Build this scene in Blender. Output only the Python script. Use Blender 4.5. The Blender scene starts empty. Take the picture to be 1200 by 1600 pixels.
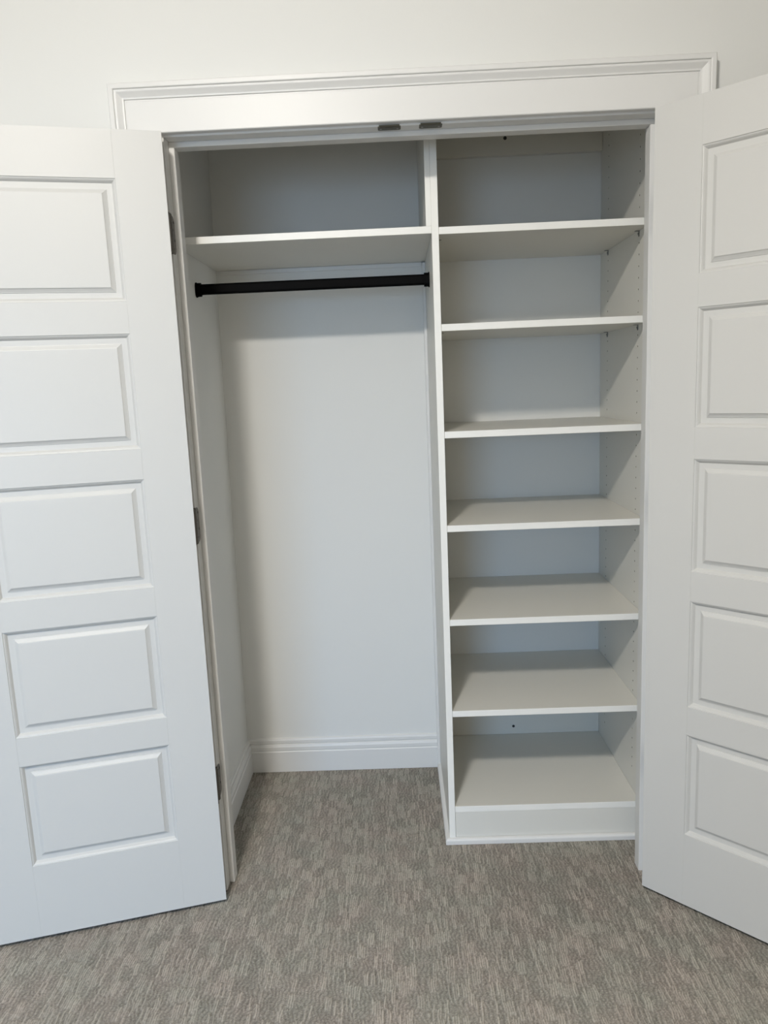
import bpy, bmesh, math, random
import numpy as np
from mathutils import Vector, Matrix

SC = bpy.context.scene
COL = SC.collection
random.seed(7)

# ------------------------------------------------------------------ camera
# world frame: x to the right along the closet wall, y into the closet, z up; metres
CAM = Vector((.5583, -1.9613, 1.4262))
RIGHT = Vector((.9990, .0148, -.0418)); UP = Vector((.0387, .1671, .9852)); FWD = Vector((-.0216, .9858, -.1664))
cd = bpy.data.cameras.new('camera'); cam = bpy.data.objects.new('camera', cd); COL.objects.link(cam)
cd.sensor_fit = 'VERTICAL'; cd.sensor_height = 36.0; cd.lens = 1175.5 * 36.0 / 1600.0
cd.clip_start = .05
cam.matrix_world = Matrix(((RIGHT.x, UP.x, -FWD.x, CAM.x), (RIGHT.y, UP.y, -FWD.y, CAM.y), (RIGHT.z, UP.z, -FWD.z, CAM.z), (0, 0, 0, 1)))
SC.camera = cam

# ------------------------------------------------------------------ world, light, exposure
W = bpy.data.worlds.new('daylight'); SC.world = W; W.use_nodes = True
W.node_tree.nodes['Background'].inputs[0].default_value = (.62, .76, 1, 1)
W.node_tree.nodes['Background'].inputs[1].default_value = 1.0

ROOM = dict(x0=-2.3, x1=3.5, y0=-4.3, top=2.84)
WIN = dict(x0=-1.35, x1=.05, z0=.70, z1=1.95)
BLOCK_CORNER = (.15, -3.0)                          # corner of an added, unseen wall that blocks daylight

def area(name, loc, direction, sx, sy, power, col, shape='RECTANGLE', spread=math.pi):
    d = bpy.data.lights.new(name, 'AREA'); d.shape = shape; d.size = sx; d.size_y = sy
    d.energy = power; d.color = col; d.spread = spread
    o = bpy.data.objects.new(name, d); COL.objects.link(o)
    o.location = loc; o.rotation_euler = Vector(direction).to_track_quat('-Z', 'Y').to_euler()
    return o

# daylight through the window behind the camera: sky light falls downwards into the room
area('window_daylight', ((WIN['x0'] + WIN['x1']) / 2, ROOM['y0'] - .02, (WIN['z0'] + WIN['z1']) / 2), (.12, 1, -.55),
     WIN['x1'] - WIN['x0'] - .1, WIN['z1'] - WIN['z0'] - .1, 26, (.27, .56, .96), spread=math.radians(95))
# and what the bright ground outside throws back up through it
area('window_ground_light', ((WIN['x0'] + WIN['x1']) / 2, ROOM['y0'] - .015, (WIN['z0'] + WIN['z1']) / 2), (.12, 1, .30),
     WIN['x1'] - WIN['x0'] - .1, WIN['z1'] - WIN['z0'] - .1, 2.5, (1.0, 1.0, .86), spread=math.radians(95))
LAMP = (.02, -2.16, 2.84)
LAMP_POWER = 396

vs = SC.view_settings
SC.display_settings.display_device = 'sRGB'
vs.view_transform = 'Standard'; vs.look = 'None'; vs.gamma = 1.0; vs.use_curve_mapping = False
vs.exposure = 0.0
SC.cycles.max_bounces = 16; SC.cycles.diffuse_bounces = 10; SC.cycles.glossy_bounces = 4
SC.cycles.sample_clamp_indirect = 4.0
SC.cycles.caustics_reflective = False; SC.cycles.caustics_refractive = False
try:
    SC.cycles.use_denoising = True
except Exception:
    pass

# ------------------------------------------------------------------ materials
def lin(c):
    return tuple((x / 12.92 if x <= .04045 else ((x + .055) / 1.055) ** 2.4) for x in (v / 255 for v in c)) + (1,)

def mat(name, col, rough=.5, metal=0., bump=0., bscale=200., vary=0., vscale=3., spec=.5):
    m = bpy.data.materials.new(name); m.use_nodes = True
    nt = m.node_tree; b = nt.nodes['Principled BSDF']
    b.inputs['Base Color'].default_value = col if len(col) == 4 else lin(col)
    b.inputs['Roughness'].default_value = rough; b.inputs['Metallic'].default_value = metal
    b.inputs['Specular IOR Level'].default_value = spec
    tc = nt.nodes.new('ShaderNodeTexCoord')
    if vary:
        n = nt.nodes.new('ShaderNodeTexNoise'); n.inputs['Scale'].default_value = vscale; n.inputs['Detail'].default_value = 4
        mx = nt.nodes.new('ShaderNodeMix'); mx.data_type = 'RGBA'; mx.blend_type = 'MULTIPLY'
        mr = nt.nodes.new('ShaderNodeMapRange'); mr.inputs['To Min'].default_value = 1 - vary; mr.inputs['To Max'].default_value = 1
        nt.links.new(tc.outputs['Object'], n.inputs['Vector']); nt.links.new(n.outputs['Fac'], mr.inputs['Value'])
        mx.inputs[0].default_value = 1; mx.inputs[6].default_value = b.inputs['Base Color'].default_value
        nt.links.new(mr.outputs[0], mx.inputs[7]); nt.links.new(mx.outputs[2], b.inputs['Base Color'])
    if bump:
        n = nt.nodes.new('ShaderNodeTexNoise'); n.inputs['Scale'].default_value = bscale; n.inputs['Detail'].default_value = 3
        bp = nt.nodes.new('ShaderNodeBump'); bp.inputs['Strength'].default_value = bump; bp.inputs['Distance'].default_value = .001
        nt.links.new(tc.outputs['Object'], n.inputs['Vector']); nt.links.new(n.outputs['Fac'], bp.inputs['Height'])
        nt.links.new(bp.outputs[0], b.inputs['Normal'])
    return m

M = {}
M['wall'] = mat('wall_paint', (.72, .72, .70, 1), .75, bump=.12, bscale=260, vary=.02, spec=.3)
M['trim'] = mat('trim_paint', (.69, .685, .67, 1), .40, bump=.06, bscale=120, spec=.38)
M['door'] = mat('door_paint', (.60, .595, .575, 1), .42, bump=.05, bscale=160, spec=.35)
M['board'] = mat('white_melamine', (.68, .668, .622, 1), .38, bump=.05, bscale=420)
M['edge'] = mat('lamplit_edge_band', (.84, .83, .79, 1), .34)  # board fronts coloured lighter than the boards, painting in the lamp's light on them
M['hole'] = mat('drilled_particle_board', (.10, .075, .05, 1), .9)
M['ceiling'] = mat('ceiling_paint', (.72, .72, .71, 1), .85)
M['hinge'] = mat('brushed_nickel', (.17, .16, .145, 1), .40, metal=1., bump=.05, bscale=500)
M['screw'] = mat('dark_steel', (.05, .05, .05, 1), .5, metal=.6)
M['strike'] = mat('aged_pewter', (.085, .08, .06, 1), .42, metal=.7, bump=.1, bscale=300)
M['pin'] = mat('zinc_steel', (.30, .30, .29, 1), .35, metal=1.)
M['rod'] = mat('black_powder_coat', (.0015, .0015, .0015, 1), .6, bump=.03, bscale=600, spec=.06)
M['lamp'] = mat('lamp_metal', (.7, .7, .7, 1), .4)

def emissive(name, col, strength):
    m = bpy.data.materials.new(name); m.use_nodes = True
    b = m.node_tree.nodes['Principled BSDF']
    b.inputs['Base Color'].default_value = (.8, .8, .8, 1)
    b.inputs['Emission Color'].default_value = col; b.inputs['Emission Strength'].default_value = strength
    return m

# ------------------------------------------------------------------ helpers
def empty(name, loc=(0, 0, 0), label=None, cat=None, group=None, kind=None, rz=0):
    o = bpy.data.objects.new(name, None); COL.objects.link(o); o.location = loc; o.rotation_euler.z = rz
    o.empty_display_size = .05
    tag(o, label, cat, group, kind); return o

def tag(o, label=None, cat=None, group=None, kind=None):
    for k, v in (('label', label), ('category', cat), ('group', group), ('kind', kind)):
        if v: o[k] = v
    return o

def link(name, bm, m, parent=None, loc=None, smooth=False):
    bmesh.ops.recalc_face_normals(bm, faces=bm.faces)
    me = bpy.data.meshes.new(name); bm.to_mesh(me); bm.free()
    if smooth:
        for p in me.polygons: p.use_smooth = True
    for mm in (m if isinstance(m, (list, tuple)) else [m]): me.materials.append(mm)
    o = bpy.data.objects.new(name, me); COL.objects.link(o)
    if parent: o.parent = parent
    if loc: o.location = loc
    return o

def copy_tree(o, parent=None):
    c = o.copy(); COL.objects.link(c); c.parent = parent
    for ch in o.children: copy_tree(ch, c)
    return c

def bm_box(a, b, bev=0., seg=1):
    bm = bmesh.new()
    vs_ = [bm.verts.new((x, y, z)) for x in (a[0], b[0]) for y in (a[1], b[1]) for z in (a[2], b[2])]
    for f in ((0, 1, 3, 2), (4, 6, 7, 5), (0, 4, 5, 1), (2, 3, 7, 6), (0, 2, 6, 4), (1, 5, 7, 3)):
        bm.faces.new([vs_[i] for i in f])
    bmesh.ops.recalc_face_normals(bm, faces=bm.faces)
    if bev: bmesh.ops.bevel(bm, geom=list(bm.edges), offset=bev, segments=seg, affect='EDGES', profile=.5)
    return bm

def box(name, a, b, m, parent=None, bev=0., seg=1):
    return link(name, bm_box(a, b, bev, seg), m, parent)

def bm_prism(pts, axis, a, b):
    """extrude a closed 2D outline along an axis (0 x, 1 y, 2 z) from a to b"""
    bm = bmesh.new()
    def P(p, t):
        q = list(p); q.insert(axis, t); return q
    A = [bm.verts.new(P(p, a)) for p in pts]; B = [bm.verts.new(P(p, b)) for p in pts]
    n = len(pts)
    bm.faces.new(A); bm.faces.new(B[::-1])
    for i in range(n): bm.faces.new((A[i], B[i], B[(i + 1) % n], A[(i + 1) % n]))
    return bm

def bm_sweep(profile_a, profile_b):
    """closed profile ring a joined to ring b (lists of 3D points)"""
    bm = bmesh.new()
    A = [bm.verts.new(p) for p in profile_a]; B = [bm.verts.new(p) for p in profile_b]; n = len(A)
    bm.faces.new(A); bm.faces.new(B[::-1])
    for i in range(n): bm.faces.new((A[i], B[i], B[(i + 1) % n], A[(i + 1) % n]))
    return bm

def oval(rx, ry, n=24, cx=0, cy=0):
    return [(cx + rx * math.cos(2 * math.pi * i / n), cy + ry * math.sin(2 * math.pi * i / n)) for i in range(n)]

def stadium(w, h, n=8, cx=0, cy=0):
    """rounded upright slot outline, w wide, h tall"""
    r = w / 2; pts = []
    for i in range(n + 1):
        a = math.pi * i / n; pts.append((cx + r * math.cos(a), cy + h / 2 - r + r * math.sin(a)))
    for i in range(n + 1):
        a = math.pi + math.pi * i / n; pts.append((cx + r * math.cos(a), cy - h / 2 + r + r * math.sin(a)))
    return pts

# ------------------------------------------------------------------ key dimensions
XA, XB, ZH = .0145, 1.2258, 2.0455          # jamb faces and head of the opening
WT = .117                                  # wall thickness
JT = .019
CL, CR, CB = -.0525, 1.29, .691            # closet walls
CZ = 2.44
YF = .1996                                 # front of the shelving
X0, X1, Y0, ZT = ROOM['x0'], ROOM['x1'], ROOM['y0'], ROOM['top']

# ------------------------------------------------------------------ floor: looped carpet
def make_floor():
    gx0, gx1, gy0, gy1 = -1.15, 2.15, -1.15, CB
    dx, dy = .0022, .0026
    nx = int((gx1 - gx0) / dx) + 1; ny = int((gy1 - gy0) / dy) + 1
    xs = np.linspace(gx0, gx1, nx); ys = np.linspace(gy0, gy1, ny)
    X, Y = np.meshgrid(xs, ys)
    rng = np.random.default_rng(3)
    def h(i, j, k):
        v = np.sin(i * 127.1 + j * 311.7 + k * 74.7) * 43758.5453
        return v - np.floor(v)
    # slow wobble so that the rows are not ruler straight
    wob = .0011 * np.sin(Y * 61 + 2.1 * np.sin(X * 17)) + .0008 * np.sin(Y * 143 + X * 90)
    Xw = X + wob
    pitch = .0056
    ci = np.floor(Xw / pitch)                      # yarn row
    fx = Xw / pitch - ci
    gi = np.floor(ci / 4 + .5 * h(np.floor(ci / 4), 3., 1.))   # a block of rows
    by = .046
    yo = Y / by + h(gi, 5., 2.) * 1.0
    bj = np.floor(yo)
    # each yarn row starts and ends its long loops a little differently
    yo2 = Y / by + h(gi, 5., 2.) + (h(ci, bj, 4.) - .5) * .30
    bj2 = np.floor(yo2); fy = yo2 - bj2
    state = h(gi, bj2, 7.)
    rowp = h(ci, bj2, 9.)
    thin = h(ci, bj2, 21.)
    long_ = (state < .66) & (rowp < .68)
    ridge = np.sin(np.pi * np.clip((fx - .5) / (.62 + .38 * thin) + .5, 0, 1)) ** 1.5
    endf = np.clip(np.minimum(fy, 1 - fy) / .10, 0, 1)
    lp = .0042                                     # short loops
    half = np.floor(Xw / (pitch * .5)); fh = Xw / (pitch * .5) - half
    o3 = h(half, 2., 6.)
    k3 = np.floor(Y / lp + o3); f3 = Y / lp + o3 - k3
    small = (np.sin(np.pi * fh) * np.sin(np.pi * f3)) ** .6
    r3 = h(half, k3, 12.)
    bright = .35 + .65 * h(ci, bj2, 15.)
    up = ridge * endf
    H0 = .0006 + .0030 * small * (.6 + .6 * r3)
    H = np.where(long_, np.maximum(H0, .0052 * up), H0)
    H += .0004 * rng.standard_normal(H.shape)
    t0 = .35 + .20 * small * (.4 + r3) + .05 * (h(gi, bj2, 31.) - .5)
    tone = np.where(long_, t0 * (1 - up) + up * (.50 + .20 * bright), t0)
    tone += .03 * rng.standard_normal(tone.shape)
    # broad patches where the pile has been brushed
    patch = (np.sin(X * 5.1 + 1.3 * np.sin(Y * 4.3)) + np.sin(Y * 6.7 + 1.7 * np.sin(X * 3.1 + 1))) * .5
    tone += .018 * patch
    # fade to a level border
    edge = np.clip(np.minimum.reduce([X - gx0, gx1 - X, Y - gy0]) / .03, 0, 1)
    H = np.clip(H, 0, None) * edge - .0035
    co = np.stack([X, Y, H], -1).reshape(-1, 3)
    tn = tone.reshape(-1)
    idx = np.arange(nx * ny).reshape(ny, nx)
    q = np.stack([idx[:-1, :-1], idx[:-1, 1:], idx[1:, 1:], idx[1:, :-1]], -1).reshape(-1, 4)
    # the rest of the room's carpet, level, joined on all round, and a slab below
    b = len(co)
    zc = -.0035
    ring = np.array([(X0, Y0, zc), (gx0, Y0, zc), (gx1, Y0, zc), (X1, Y0, zc), (X0, gy0, zc), (X1, gy0, zc), (X0, gy1, zc), (X1, gy1, zc)])
    corner = [0, nx - 1, (ny - 1) * nx, ny * nx - 1]
    rq = np.array([(b, b + 1, corner[0], b + 4), (b + 1, b + 2, corner[1], corner[0]), (b + 2, b + 3, b + 5, corner[1]),
                   (b + 4, corner[0], corner[2], b + 6), (corner[1], b + 5, b + 7, corner[3])])
    co = np.concatenate([co, ring]); tn = np.concatenate([tn, np.full(8, .47)])
    q = np.concatenate([q, rq])
    me = bpy.data.meshes.new('floor')
    me.vertices.add(len(co)); me.vertices.foreach_set('co', co.astype(np.float32).ravel())
    me.loops.add(q.size); me.loops.foreach_set('vertex_index', q.astype(np.int32).ravel())
    me.polygons.add(len(q)); me.polygons.foreach_set('loop_start', np.arange(0, q.size, 4, dtype=np.int32))
    me.polygons.foreach_set('use_smooth', np.ones(len(q), dtype=bool))
    a = me.attributes.new('yarn_tone', 'FLOAT', 'POINT'); a.data.foreach_set('value', tn.astype(np.float32))
    me.update(calc_edges=True)
    m = bpy.data.materials.new('looped_carpet'); m.use_nodes = True
    nt = m.node_tree; bs = nt.nodes['Principled BSDF']; bs.inputs['Roughness'].default_value = .95
    bs.inputs['Specular IOR Level'].default_value = .1
    at = nt.nodes.new('ShaderNodeAttribute'); at.attribute_name = 'yarn_tone'
    cr = nt.nodes.new('ShaderNodeValToRGB')
    el = cr.color_ramp.elements
    el[0].position = .28; el[0].color = (.135, .124, .112, 1)
    el[1].position = .78; el[1].color = (.60, .55, .49, 1)
    e = el.new(.5); e.color = (.31, .288, .262, 1)
    tc = nt.nodes.new('ShaderNodeTexCoord')
    ns = nt.nodes.new('ShaderNodeTexNoise'); ns.inputs['Scale'].default_value = 9; ns.inputs['Detail'].default_value = 3
    hs = nt.nodes.new('ShaderNodeMix'); hs.data_type = 'RGBA'; hs.blend_type = 'MULTIPLY'; hs.inputs[0].default_value = 1
    r2 = nt.nodes.new('ShaderNodeValToRGB'); r2.color_ramp.elements[0].position = .35; r2.color_ramp.elements[1].position = .65
    r2.color_ramp.elements[0].color = (1, .96, .93, 1); r2.color_ramp.elements[1].color = (.94, .97, .93, 1)
    nt.links.new(at.outputs['Fac'], cr.inputs[0]); nt.links.new(tc.outputs['Object'], ns.inputs['Vector'])
    nt.links.new(ns.outputs['Fac'], r2.inputs[0]); nt.links.new(cr.outputs[0], hs.inputs[6]); nt.links.new(r2.outputs[0], hs.inputs[7])
    nt.links.new(hs.outputs[2], bs.inputs['Base Color'])
    me.materials.append(m)
    o = bpy.data.objects.new('floor', me); COL.objects.link(o)
    return tag(o, kind='structure')
make_floor()

# ------------------------------------------------------------------ room shell
def struct(o): return tag(o, kind='structure')

# the closet wall: one sheet with the opening cut out of it
o_l, o_r, o_t = XA - JT - .004, XB + JT + .004, ZH + JT + .004
wall = [(X0, 0 - .02), (o_l, -.02), (o_l, o_t), (o_r, o_t), (o_r, -.02), (X1, -.02), (X1, ZT), (X0, ZT)]
struct(link('wall_closet', bm_prism(wall, 1, 0, WT), M['wall']))
struct(box('wall_left', (X0 - .1, Y0 - .1, -.02), (X0, CB, ZT), M['wall']))
struct(box('wall_right', (X1, Y0 - .1, -.02), (X1 + .1, CB, ZT), M['wall']))
struct(box('ceiling', (X0 - .1, Y0 - .1, ZT), (X1 + .1, WT, ZT + .1), M['ceiling']))
# wall behind the camera with its window opening (one mesh, a frame of eight corners)
def wall_front():
    bm = bmesh.new()
    out = [(X0, -.02), (BLOCK_CORNER[0], -.02), (BLOCK_CORNER[0], ZT), (X0, ZT)]
    inn = [(WIN['x0'], WIN['z0']), (WIN['x1'], WIN['z0']), (WIN['x1'], WIN['z1']), (WIN['x0'], WIN['z1'])]
    R_ = []
    for y in (Y0, Y0 - .1):
        R_.append(([bm.verts.new((x, y, z)) for x, z in out], [bm.verts.new((x, y, z)) for x, z in inn]))
    for i in range(4):
        j = (i + 1) % 4
        for o_, n_ in R_: bm.faces.new((o_[i], o_[j], n_[j], n_[i]))
        bm.faces.new((R_[0][0][i], R_[0][0][j], R_[1][0][j], R_[1][0][i]))
        bm.faces.new((R_[0][1][i], R_[0][1][j], R_[1][1][j], R_[1][1][i]))
    return link('wall_front', bm, M['wall'])
struct(wall_front())
# unseen wall added behind the camera to keep window daylight off the right door
blocker = [(BLOCK_CORNER[0], Y0 - .1), (BLOCK_CORNER[0], BLOCK_CORNER[1]), (X1, BLOCK_CORNER[1]), (X1, BLOCK_CORNER[1] - .1), (BLOCK_CORNER[0] + .1, BLOCK_CORNER[1] - .1), (BLOCK_CORNER[0] + .1, Y0 - .1)]
struct(link('wall_light_blocker', bm_prism(blocker, 2, -.02, ZT), M['wall']))

# closet walls; the left one leans a little, as in the photograph
def lean(z): return CL + .0085 * z
lw = [(CL - .10, -.02), (lean(0), -.02), (lean(CZ), CZ), (CL - .10, CZ)]
struct(link('wall_closet_left', bm_prism(lw, 1, WT, CB), M['wall']))
struct(box('wall_closet_right', (CR, WT, -.02), (CR + .1, CB, CZ), M['wall']))
struct(box('wall_closet_back', (CL - .12, CB, -.02), (CR + .1, CB + .1, CZ + .1), M['wall']))
struct(box('ceiling_closet', (CL - .12, WT, CZ), (CR + .1, CB, CZ + .1), M['ceiling']))

# baseboards with a stepped cap, mitred in the corner
BBP = [(0, 0), (.0165, 0), (.0165, .079), (.0150, .0815), (.0135, .083), (.0150, .086), (.0150, .098), (.0115, .106), (.0075, .1085), (.0095, .112),
       (.0095, .122), (.0065, .1285), (0, .1305)]
XS = .674                                   # left face of the shelving unit's side panel
a = [(lean(z) + t, CB - t, z) for t, z in BBP]; b_ = [(XS - .001, CB - t, z) for t, z in BBP]
struct(link('baseboard_back', bm_sweep(a, b_), M['trim']))
a = [(lean(z) + t, CB - t, z) for t, z in BBP]; b_ = [(lean(z) + t, WT, z) for t, z in BBP]
struct(link('baseboard_left', bm_sweep(a, b_), M['trim']))

for x_a, x_b, side in ((X0, XA - .005 - .1125, 'room_left'), (XB + .005 + .1125, X1, 'room_right')):
    struct(link('baseboard_' + side, bm_sweep([(x_a, -t, z) for t, z in BBP], [(x_b, -t, z) for t, z in BBP]), M['trim']))

# ------------------------------------------------------------------ casing round the opening (trim_1): legs and head, mitred
casing = empty('trim_1', (0, 0, 0), kind='structure')
RV = .005
# (distance from inner edge, how far it stands off the wall)
CP = [(0, 0), (0, .0145), (.0008, .0168), (.0025, .018), (.0735, .0185), (.0748, .0172), (.0768, .0172), (.0780, .0208), (.0805, .0212), (.0820, .0216),
      (.0870, .0250), (.0925, .0290), (.0938, .0295), (.0970, .0299), (.0977, .0286), (.0984, .0285), (.0992, .0318), (.1010, .0328), (.1100, .0328), (.1120, .0308), (.1120, 0)]
xl, xr_, zc = XA - RV, XB + RV, ZH + RV
link('casing_leg', bm_sweep([(xl - d, -t, 0) for d, t in CP], [(xl - d, -t, zc + d) for d, t in CP]), M['trim'], casing)
link('casing_leg', bm_sweep([(xr_ + d, -t, 0) for d, t in CP], [(xr_ + d, -t, zc + d) for d, t in CP]), M['trim'], casing)
link('casing_head', bm_sweep([(xl - d, -t, zc + d) for d, t in CP], [(xr_ + d, -t, zc + d) for d, t in CP]), M['trim'], casing)

# ------------------------------------------------------------------ jamb (trim_2): two sides, head and the stops
jamb = empty('trim_2', (0, 0, 0), kind='structure')
BV = .0012
box('side_jamb', (XA - JT, 0, 0), (XA, WT, ZH + JT), M['trim'], jamb, BV)
box('side_jamb', (XB, 0, 0), (XB + JT, WT, ZH + JT), M['trim'], jamb, BV)
box('head_jamb', (XA, 0, ZH), (XB, WT, ZH + JT), M['trim'], jamb, BV)
ST, SY0, SY1 = .0145, .0365, .0735
box('door_stop', (XA, SY0, .0005), (XA + ST, SY1, ZH - .0132), M['trim'], jamb, BV)
box('door_stop', (XB - ST, SY0, .0005), (XB, SY1, ZH - .0132), M['trim'], jamb, BV)
box('door_stop', (XA, SY0, ZH - .013), (XB, SY1, ZH), M['trim'], jamb, BV)

def strike_plate(cx):
    w, d = .056, .0255
    # plan outline of the plate with rounded inner corners, and the lip curling over the front edge of the jamb
    pts = []
    for sx, a0 in ((1, 0), (-1, 90)):
        for i in range(5):
            a = math.radians(a0 + 90 * i / 4); r = .005
            pts.append((cx + sx * (w / 2 - r) + r * math.cos(a), d - r + r * math.sin(a)))
    pts += [(cx - w / 2, -.0004), (cx + w / 2, -.0004)]
    p = link('strike_plate', bm_prism(pts, 2, ZH - .0012, ZH + .0006), M['strike'], jamb)
    # lip
    lp = []
    for i in range(7):
        a = math.radians(-90 + 100 * i / 6); lp.append((-.0004 - .0030 * math.cos(a) - .0, ZH + .0022 + .0034 * math.sin(a)))
    outer = lp; inner = [(y + .0012, z + .0006) for y, z in lp[::-1]]
    bm = bmesh.new(); ring = outer + inner
    pl = bm_prism(ring, 0, cx - w / 2 + .003, cx + w / 2 - .003); bm.free()
    link('strike_lip', pl, M['strike'], p)
    for sx in (-1, 1):
        bm = bm_prism(oval(.0028, .0028, 12, cx + sx * .0205, .013), 2, ZH - .0021, ZH - .0008)
        link('screw', bm, M['pin'], p)
    bm = bm_prism([(cx - .010, .004), (cx + .010, .004), (cx + .010, .019), (cx - .010, .019)], 2, ZH - .0016, ZH - .0009)
    link('catch_roller', bm, M['strike'], p)
strike_plate(.5677); strike_plate(.6688)

# ------------------------------------------------------------------ doors
DW, DT, DH, DG = .6030, .035, 2.032, .012
U0, U1 = .1146, .4850
PH, PP, PT0 = .2815, .3588, 1.9344
PANELS = [(PT0 - i * PP - PH, PT0 - i * PP) for i in range(5)]
# panel profile: (in from the opening's edge, down from the door's face)
PF = [(0, 0), (.0005, .0018), (.0028, .0025), (.0056, .0052), (.0086, .0104), (.0094, .0112), (.0222, .0114), (.0227, .0096), (.0242, .0092), (.0316, .0044), (.0322, .0026), (.0340, .0021)]

def door_panel(z0, z1, parent):
    e = .00005
    bm = bmesh.new(); ends = []
    for side in (0, 1):
        prev = None
        for w, d in PF:
            y = -d if side == 0 else -(DT - d)
            ring = [bm.verts.new(p) for p in ((U0 + e + w, y, z0 + e + w), (U1 - e - w, y, z0 + e + w), (U1 - e - w, y, z1 - e - w), (U0 + e + w, y, z1 - e - w))]
            if prev:
                for i in range(4): bm.faces.new((prev[i], prev[(i + 1) % 4], ring[(i + 1) % 4], ring[i]))
            else: ends.append(ring)
            prev = ring
        bm.faces.new(prev)
    for i in range(4): bm.faces.new((ends[0][i], ends[0][(i + 1) % 4], ends[1][(i + 1) % 4], ends[1][i]))
    return link('panel', bm, M['door'], parent)

HINGE_Z = (1.819, 1.0785, .341)
HH = .0935
def hinge(parent, z, sgn):
    """butt hinge at the pin; local frame of the door when closed against +x: leaf on the door edge; leaf on the jamb is turned by the opening angle"""
    h_ = empty('hinge', (0, 0, 0)); h_.parent = parent
    return h_

def leaf_outline():
    pts = [(0, -HH / 2)]
    r = .015; w = .034
    for cy, a0 in ((-HH / 2 + r, -90), (HH / 2 - r, 0)):
        for i in range(5):
            a = math.radians(a0 + 90 * i / 4); pts.append((w - r + r * math.cos(a), cy + r * math.sin(a)))
    pts.append((0, HH / 2)); return pts

def build_door(side, pin, direction, label):
    """local: u along x from the pin, inner (closet) face at y = -0 ... seen by the camera; thickness runs to -y in the mirrored frame"""
    d = empty('hinged_door', (pin[0], pin[1], 0), label, 'door', 'pair of white five-panel closet doors', 'thing')
    # frame: ex along the door, ez up, ey such that the seen face is +y_local = normal towards the camera
    al = direction
    ex = Vector((math.cos(al), -math.sin(al), 0))
    n = Vector((math.sin(al), math.cos(al), 0)) if side == 'L' else Vector((-math.sin(al), -math.cos(al), 0))
    ez = Vector((0, 0, 1))
    # a mirrored frame is needed for one of the two leaves; keep matrices pure rotations and flip the u axis instead
    f = 1 if ex.cross(n).z > 0 else -1
    Mx = Matrix(((ex.x * f, n.x, 0, pin[0]), (ex.y * f, n.y, 0, pin[1]), (0, 0, 1, 0), (0, 0, 0, 1)))
    d.matrix_world = Mx
    off = .0015; yo = DT + .010                 # from the pin to the hinge edge and to the seen face
    parts = []
    parts.append(box('stile', (0, -DT, DG), (U0, 0, DG + DH), M['door'], d, .0004))
    parts.append(box('stile', (U1, -DT, DG), (DW, 0, DG + DH), M['door'], d, .0004))
    cuts = [DG] + [v for p in PANELS[::-1] for v in p] + [DG + DH]
    for i in range(0, len(cuts), 2):
        parts.append(box('rail', (U0 + .00003, -DT, cuts[i]), (U1 - .00003, 0, cuts[i + 1]), M['door'], d, .0003))
    for z0, z1 in PANELS: parts.append(door_panel(z0, z1, d))
    for o in parts:
        for v in o.data.vertices:
            v.co.x = (v.co.x + off) * f; v.co.y += yo
        if f < 0: o.data.flip_normals()
    # hinges
    jx = Vector((0, 1, 0))                      # jamb leaf runs into the opening along +y in the world
    R3 = Mx.to_3x3().inverted()
    for hz in HINGE_Z:
        h_ = bpy.data.objects.new('hinge', None)
        n_k = 5; r = .0062
        # barrel of five knuckles on a pin: one mesh per knuckle would be tiny; the barrel is turned with grooves
        prof = []
        for k in range(n_k):
            za = -HH / 2 + HH * k / n_k; zb = za + HH / n_k
            prof += [(r * .86, za + .0002), (r, za + .0009), (r, zb - .0009), (r * .86, zb - .0002)]
        bm = bmesh.new(); seg = 18; rings = []
        for rr, z in prof: rings.append([bm.verts.new((rr * math.cos(2 * math.pi * s / seg), rr * math.sin(2 * math.pi * s / seg), hz + z)) for s in range(seg)])
        for A, B in zip(rings, rings[1:]):
            for s in range(seg): bm.faces.new((A[s], A[(s + 1) % seg], B[(s + 1) % seg], B[s]))
        bm.faces.new(rings[0][::-1]); bm.faces.new(rings[-1])
        hg = link('hinge', bm, M['hinge'], d, smooth=False)
        for sg in (-1, 1):
            bm = bm_prism(oval(.0044, .0044, 12), 2, hz + sg * HH / 2 - .0018, hz + sg * HH / 2 + .0018)
            link('hinge_tip', bm, M['hinge'], hg)
        # door leaf: let into the hinge edge of the door
        lo = leaf_outline()
        bm = bm_prism(lo, 0, -.0003, .0016)     # y, z outline extruded along x
        for v in bm.verts: v.co = Vector((v.co.x * f, v.co.y + .004, v.co.z + hz))
        link('hinge_leaf', bm, M['hinge'], hg)
        # jamb leaf: outline lies in the world's y,z plane on the jamb face
        sx = 1 if side == 'L' else -1
        bm = bm_prism(lo, 0, -.0006, .0011)
        def towards(v):
            wv = Vector((sx * v.x, v.y + .004, 0)); q = R3 @ wv; return Vector((q.x, q.y, v.z + hz))
        for v in bm.verts: v.co = towards(v.co)
        link('hinge_leaf', bm, M['hinge'], hg)
        for (yy, zz) in ((.026, .032), (.015, 0.012), (.026, -.012), (.015, -.034)):
            bm = bm_prism(oval(.0034, .0034, 12, yy, zz), 0, .0008, .0016)
            for v in bm.verts: v.co = towards(v.co)
            link('screw', bm, M['screw'], hg)
        COL_free = bpy.data.objects.remove(h_)
    return d

AL, AR = 2.8718, .7714
build_door('L', (XA, -.010), AL, 'white five-panel door swung open on the left side of the closet opening, steel hinges showing')
build_door('R', (XB, -.010), AR, 'white five-panel door swung open on the right side, in front of the shelf tower')

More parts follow.
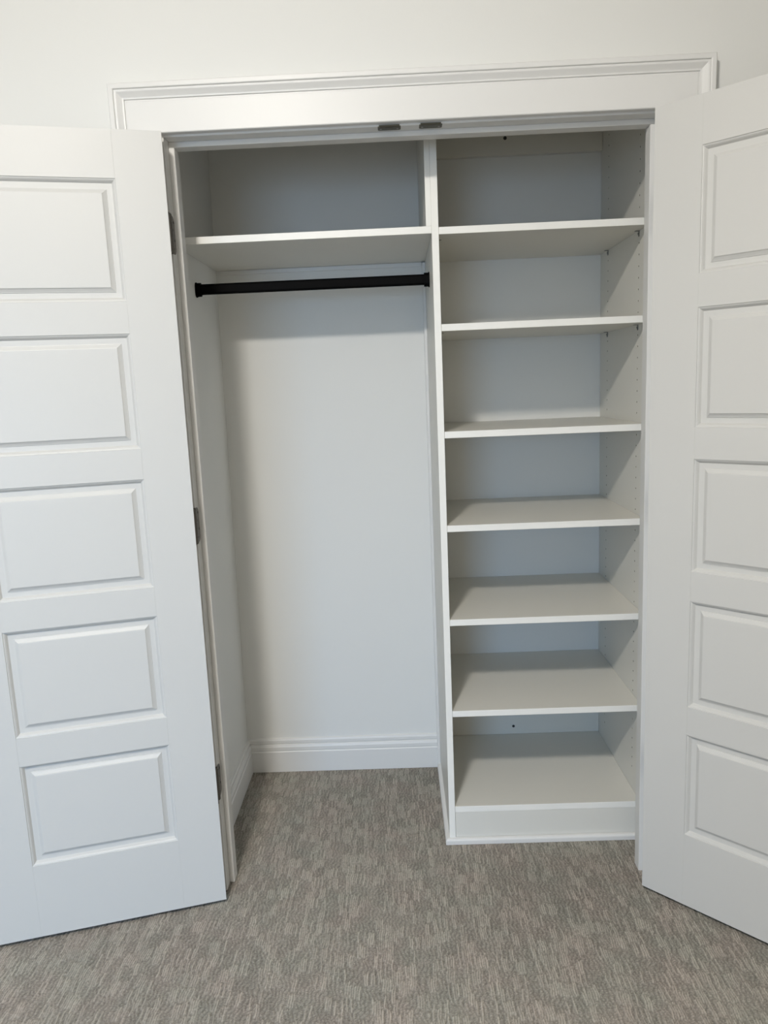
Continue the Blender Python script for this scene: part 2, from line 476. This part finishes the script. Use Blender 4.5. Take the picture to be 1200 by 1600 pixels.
# ------------------------------------------------------------------ shelving unit
XL, XR = .6929, 1.2657                      # inner faces of its side panels
PT_ = .0190
UZ = 2.30
unit = empty('shelving_unit', ((XL + XR) / 2, YF, 0), 'tall white melamine shelf tower with open shelves and a plinth, right half of the closet', 'shelf unit')
ORI = Vector(unit.location)
def upart(name, bm, m, parent=unit, smooth=False):
    for v in bm.verts: v.co -= ORI
    return link(name, bm, m, parent, smooth=smooth)
def ubox(name, a, b, m, bev=.0006, parent=unit): return upart(name, bm_box(a, b, bev), m, parent)
SZ = [1.8457, 1.5866, 1.2869, 1.0131, .7270, .4376, .1218]       # top faces
ZH0 = 2.0819                                # topmost visible hole of the front row
def side_panel(xa, xb, inner, sg):
    o = ubox('side_panel', (xa, YF, .0004), (xb, CB - .001, UZ), [M['board'], M['hole']])
    # two rows of 5 mm shelf pin holes on a 32 mm pitch, really drilled
    bm = bmesh.new(); r = .0025
    for yy in (.2844, .6001):
        for k in range(-5, 60):
            z = ZH0 - .032 * k; 
            n = 8
            A = [bm.verts.new((inner - sg * .001, yy + r * math.cos(2 * math.pi * i / n), z + r * math.sin(2 * math.pi * i / n))) for i in range(n)]
            B = [bm.verts.new((inner + sg * .009, yy + r * math.cos(2 * math.pi * i / n), z + r * math.sin(2 * math.pi * i / n))) for i in range(n)]
            bm.faces.new(A); bm.faces.new(B[::-1])
            for i in range(n): bm.faces.new((A[i], B[i], B[(i + 1) % n], A[(i + 1) % n]))
    for v in bm.verts: v.co -= ORI
    bmesh.ops.recalc_face_normals(bm, faces=bm.faces)
    for f in bm.faces: f.material_index = 1
    cme = bpy.data.meshes.new('cutter'); bm.to_mesh(cme); bm.free()
    cme.materials.append(M['board']); cme.materials.append(M['hole'])
    c = bpy.data.objects.new('cutter', cme); COL.objects.link(c); c.location = ORI
    md = o.modifiers.new('holes', 'BOOLEAN'); md.operation = 'DIFFERENCE'; md.object = c; md.solver = 'EXACT'
    bpy.context.view_layer.update()
    dg = bpy.context.evaluated_depsgraph_get()
    new = bpy.data.meshes.new_from_object(o.evaluated_get(dg))
    o.modifiers.clear(); o.data = new
    bpy.data.objects.remove(c)
    ubox('lit_edge_band', (xa, YF - .0010, .0004), (xb, YF, UZ), M['edge'], .0004, o)
    return o
bpy.context.view_layer.update()
side_panel(XL - PT_, XL, XL, -1)
side_panel(XR, XR + PT_, XR, 1)
ubox('top_panel', (XL, YF, UZ - PT_), (XR, CB - .001, UZ), M['board'])
for z in SZ:
    g = .0006
    sh = ubox('shelf', (XL + g, YF + .0018, z - PT_), (XR - g, CB - .0015, z), M['board'], .0005)
    ubox('lit_edge_band', (XL + g, YF + .0008, z - PT_), (XR - g, YF + .0018, z), M['edge'], .0004, sh)
# cleats against the wall, top and bottom, each with a dark screw
cl = ubox('cleat', (XL + .0005, CB - PT_, 2.1515), (XR - .0005, CB - .0012, UZ - PT_ - .0005), M['board'])
upart('screw', bm_prism(oval(.0058, .0058, 14, .9475, 2.204), 1, CB - PT_ - .0012, CB - PT_ + .003), M['screw'], cl)
cl = ubox('cleat', (XL + .0005, CB - .013, SZ[6] + .0005), (XR - .0005, CB - .0012, SZ[6] + .105), M['board'])
upart('screw', bm_prism(oval(.0050, .0050, 14, .9490, .1530), 1, CB - .0142, CB - .011), M['screw'], cl)
# plinth board and the shoe moulding that wraps the unit's foot
ubox('toe_kick', (XL + .0008, YF + .0016, .0004), (XR - .0008, YF + .0016 + .016, SZ[6] - PT_ - .0006), M['board'])
def shoe():
    P_ = [(0, 0), (.0125, 0), (.0125, .0125), (.0105, .0160), (.0070, .0180), (0, .0185)]
    r0 = [(XL - PT_ - t, CB - .0005, z) for t, z in P_]
    r1 = [(XL - PT_ - t, YF - t, z) for t, z in P_]
    r2 = [(XR + PT_, YF - t, z) for t, z in P_]
    bm = bmesh.new(); V = [[bm.verts.new(p) for p in r] for r in (r0, r1, r2)]; n = len(P_)
    for A, B in zip(V, V[1:]):
        for i in range(n): bm.faces.new((A[i], B[i], B[(i + 1) % n], A[(i + 1) % n]))
    bm.faces.new(V[0]); bm.faces.new(V[-1][::-1]); return bm
upart('shoe_moulding', shoe(), M['trim'])
# thin strip that closes the gap between the side panel and the back wall
upart('scribe_strip', bm_box((XS - .0105, CB - .0070 - .0165, .0), (XS - .0002, CB - .0002, SZ[0] - PT_ - .0006), .0012), M['trim'])

def shelf_pin():
    """bent steel pin: flat tongue under the shelf, ring-shaped plate against the panel, peg into the hole"""
    bm = bm_box((-.0120, -.0055, -.0014), (0, .0055, 0), .0004)
    tmp = bmesh.new()
    def add(b2):
        me = bpy.data.meshes.new('t'); b2.to_mesh(me); b2.free(); bm.from_mesh(me); bpy.data.meshes.remove(me)
    add(bm_prism(stadium(.0090, .0165, 6, 0, -.0078), 0, -.0018, -.0003))
    add(bm_prism(oval(.0023, .0023, 10, 0, -.0080), 0, -.0040, .0070))
    add(bm_prism(oval(.0015, .0015, 8, 0, -.0115), 0, -.0028, -.0010))
    return bm
pin0 = None
for z in SZ[:2]:
    for yy in (.2844, .6001):
        for sg in (1, -1):
            if pin0 is None:
                p = link('shelf_pin', shelf_pin(), M['pin'], unit); pin0 = p
            else:
                p = pin0.copy(); COL.objects.link(p); p.parent = unit
            p.location = Vector((XR if sg > 0 else XL, yy, z - PT_ - .0002)) - ORI
            p.rotation_euler.z = 0 if sg > 0 else math.pi

# ------------------------------------------------------------------ closet shelf with its upright, and the rod
LZ = 1.8491
cs = empty('closet_shelf', (.31, YF, LZ), 'single wide white shelf above the black hanging rod, left half of closet', 'shelf')
O2 = Vector(cs.location)
def spart(name, bm, m, parent=cs):
    for v in bm.verts: v.co -= O2
    return link(name, bm, m, parent)
o = spart('shelf_board', bm_box((lean(LZ) + .0012, YF + .001, LZ - PT_), (XS - .0004, CB - .0012, LZ), .0005), M['board'])
spart('lit_edge_band', bm_box((lean(LZ) + .0012, YF, LZ - PT_), (XS - .0004, YF + .001, LZ), .0004), M['edge'], o)
o = spart('upright_panel', bm_box((XS - .0150, YF + .0016, LZ + .0004), (XS - .0002, CB - .0012, UZ), .0005), M['board'])
spart('lit_edge_band', bm_box((XS - .0150, YF + .0006, LZ + .0004), (XS - .0002, YF + .0016, UZ), .0004), M['edge'], o)
spart('scribe_strip', bm_box((lean(LZ) + .016, CB - .0075, LZ - PT_ - .0145), (XS - .0110, CB - .0004, LZ - PT_ - .0003), .0014), M['trim'])

rod = empty('hanging_rod', (.31, .405, 1.735), 'black oval hanging rod under the wide left shelf, a bracket at each end', 'rod')
O3 = Vector(rod.location)
ry, rz = .405, 1.7355
def rpart(name, bm, m, smooth=False):
    for v in bm.verts: v.co -= O3
    return link(name, bm, m, rod, smooth=smooth)
xw = lean(rz)
o = rpart('rod_tube', bm_prism(stadium(.0150, .0320, 10, ry, rz), 0, xw + .004, XS - .004), M['rod'])
def bracket(x_wall, sg):
    """flange on the wall and a cup that holds the rod's end"""
    bm = bm_prism(stadium(.0270, .0450, 10, ry, rz - .0005), 0, x_wall + sg * .0002, x_wall + sg * .0035)
    b2 = bm_prism(stadium(.0225, .0410, 10, ry, rz - .0005), 0, x_wall + sg * .0025, x_wall + sg * .0165)
    me = bpy.data.meshes.new('t'); b2.to_mesh(me); b2.free(); bm.from_mesh(me); bpy.data.meshes.remove(me)
    return bm
rpart('bracket', bracket(xw, 1), M['rod'])
rpart('bracket', bracket(XS, -1), M['rod'])

# ------------------------------------------------------------------ ceiling light and window behind the camera (both out of frame, they light the room)
cl_ = empty('ceiling_light', LAMP, 'round white flush ceiling light in the middle of the room', 'lamp')
def disc(r0, r1, z0, z1, n=32):
    bm = bmesh.new()
    A = [bm.verts.new((r0 * math.cos(2 * math.pi * i / n), r0 * math.sin(2 * math.pi * i / n), z0)) for i in range(n)]
    B = [bm.verts.new((r1 * math.cos(2 * math.pi * i / n), r1 * math.sin(2 * math.pi * i / n), z1)) for i in range(n)]
    bm.faces.new(A); bm.faces.new(B[::-1])
    for i in range(n): bm.faces.new((A[i], B[i], B[(i + 1) % n], A[(i + 1) % n]))
    return bm
link('trim_ring', disc(.150, .145, -.0005, -.022), M['lamp'], cl_)
def dome(r, z, depth, n=32, k=7):
    bm = bmesh.new(); rings = []
    for j in range(k):
        a = .5 * math.pi * j / k
        rings.append([bm.verts.new((r * math.cos(a) * math.cos(2 * math.pi * i / n), r * math.cos(a) * math.sin(2 * math.pi * i / n), z - depth * math.sin(a))) for i in range(n)])
    bm.faces.new(rings[0])
    for A, B in zip(rings, rings[1:]):
        for i in range(n): bm.faces.new((A[i], A[(i + 1) % n], B[(i + 1) % n], B[i]))
    c = bm.verts.new((0, 0, z - depth))
    for i in range(n): bm.faces.new((rings[-1][i], rings[-1][(i + 1) % n], c))
    return bm
link('diffuser', dome(.135, -.0222, .075), emissive('lit_diffuser', (1.0, .945, .865, 1), LAMP_POWER), cl_)
win = empty('window_1', (0, 0, 0), kind='structure')
fy0, fy1 = Y0 - .05, Y0 + .004
for a, b in (((WIN['x0'], WIN['z0']), (WIN['x0'] + .04, WIN['z1'])), ((WIN['x1'] - .04, WIN['z0']), (WIN['x1'], WIN['z1'])),
             ((WIN['x0'] + .04, WIN['z1'] - .04), (WIN['x1'] - .04, WIN['z1'])), ((WIN['x0'] + .04, WIN['z0']), (WIN['x1'] - .04, WIN['z0'] + .04))):
    box('window_frame', (a[0], fy0, a[1]), (b[0], fy1, b[1]), M['trim'], win)
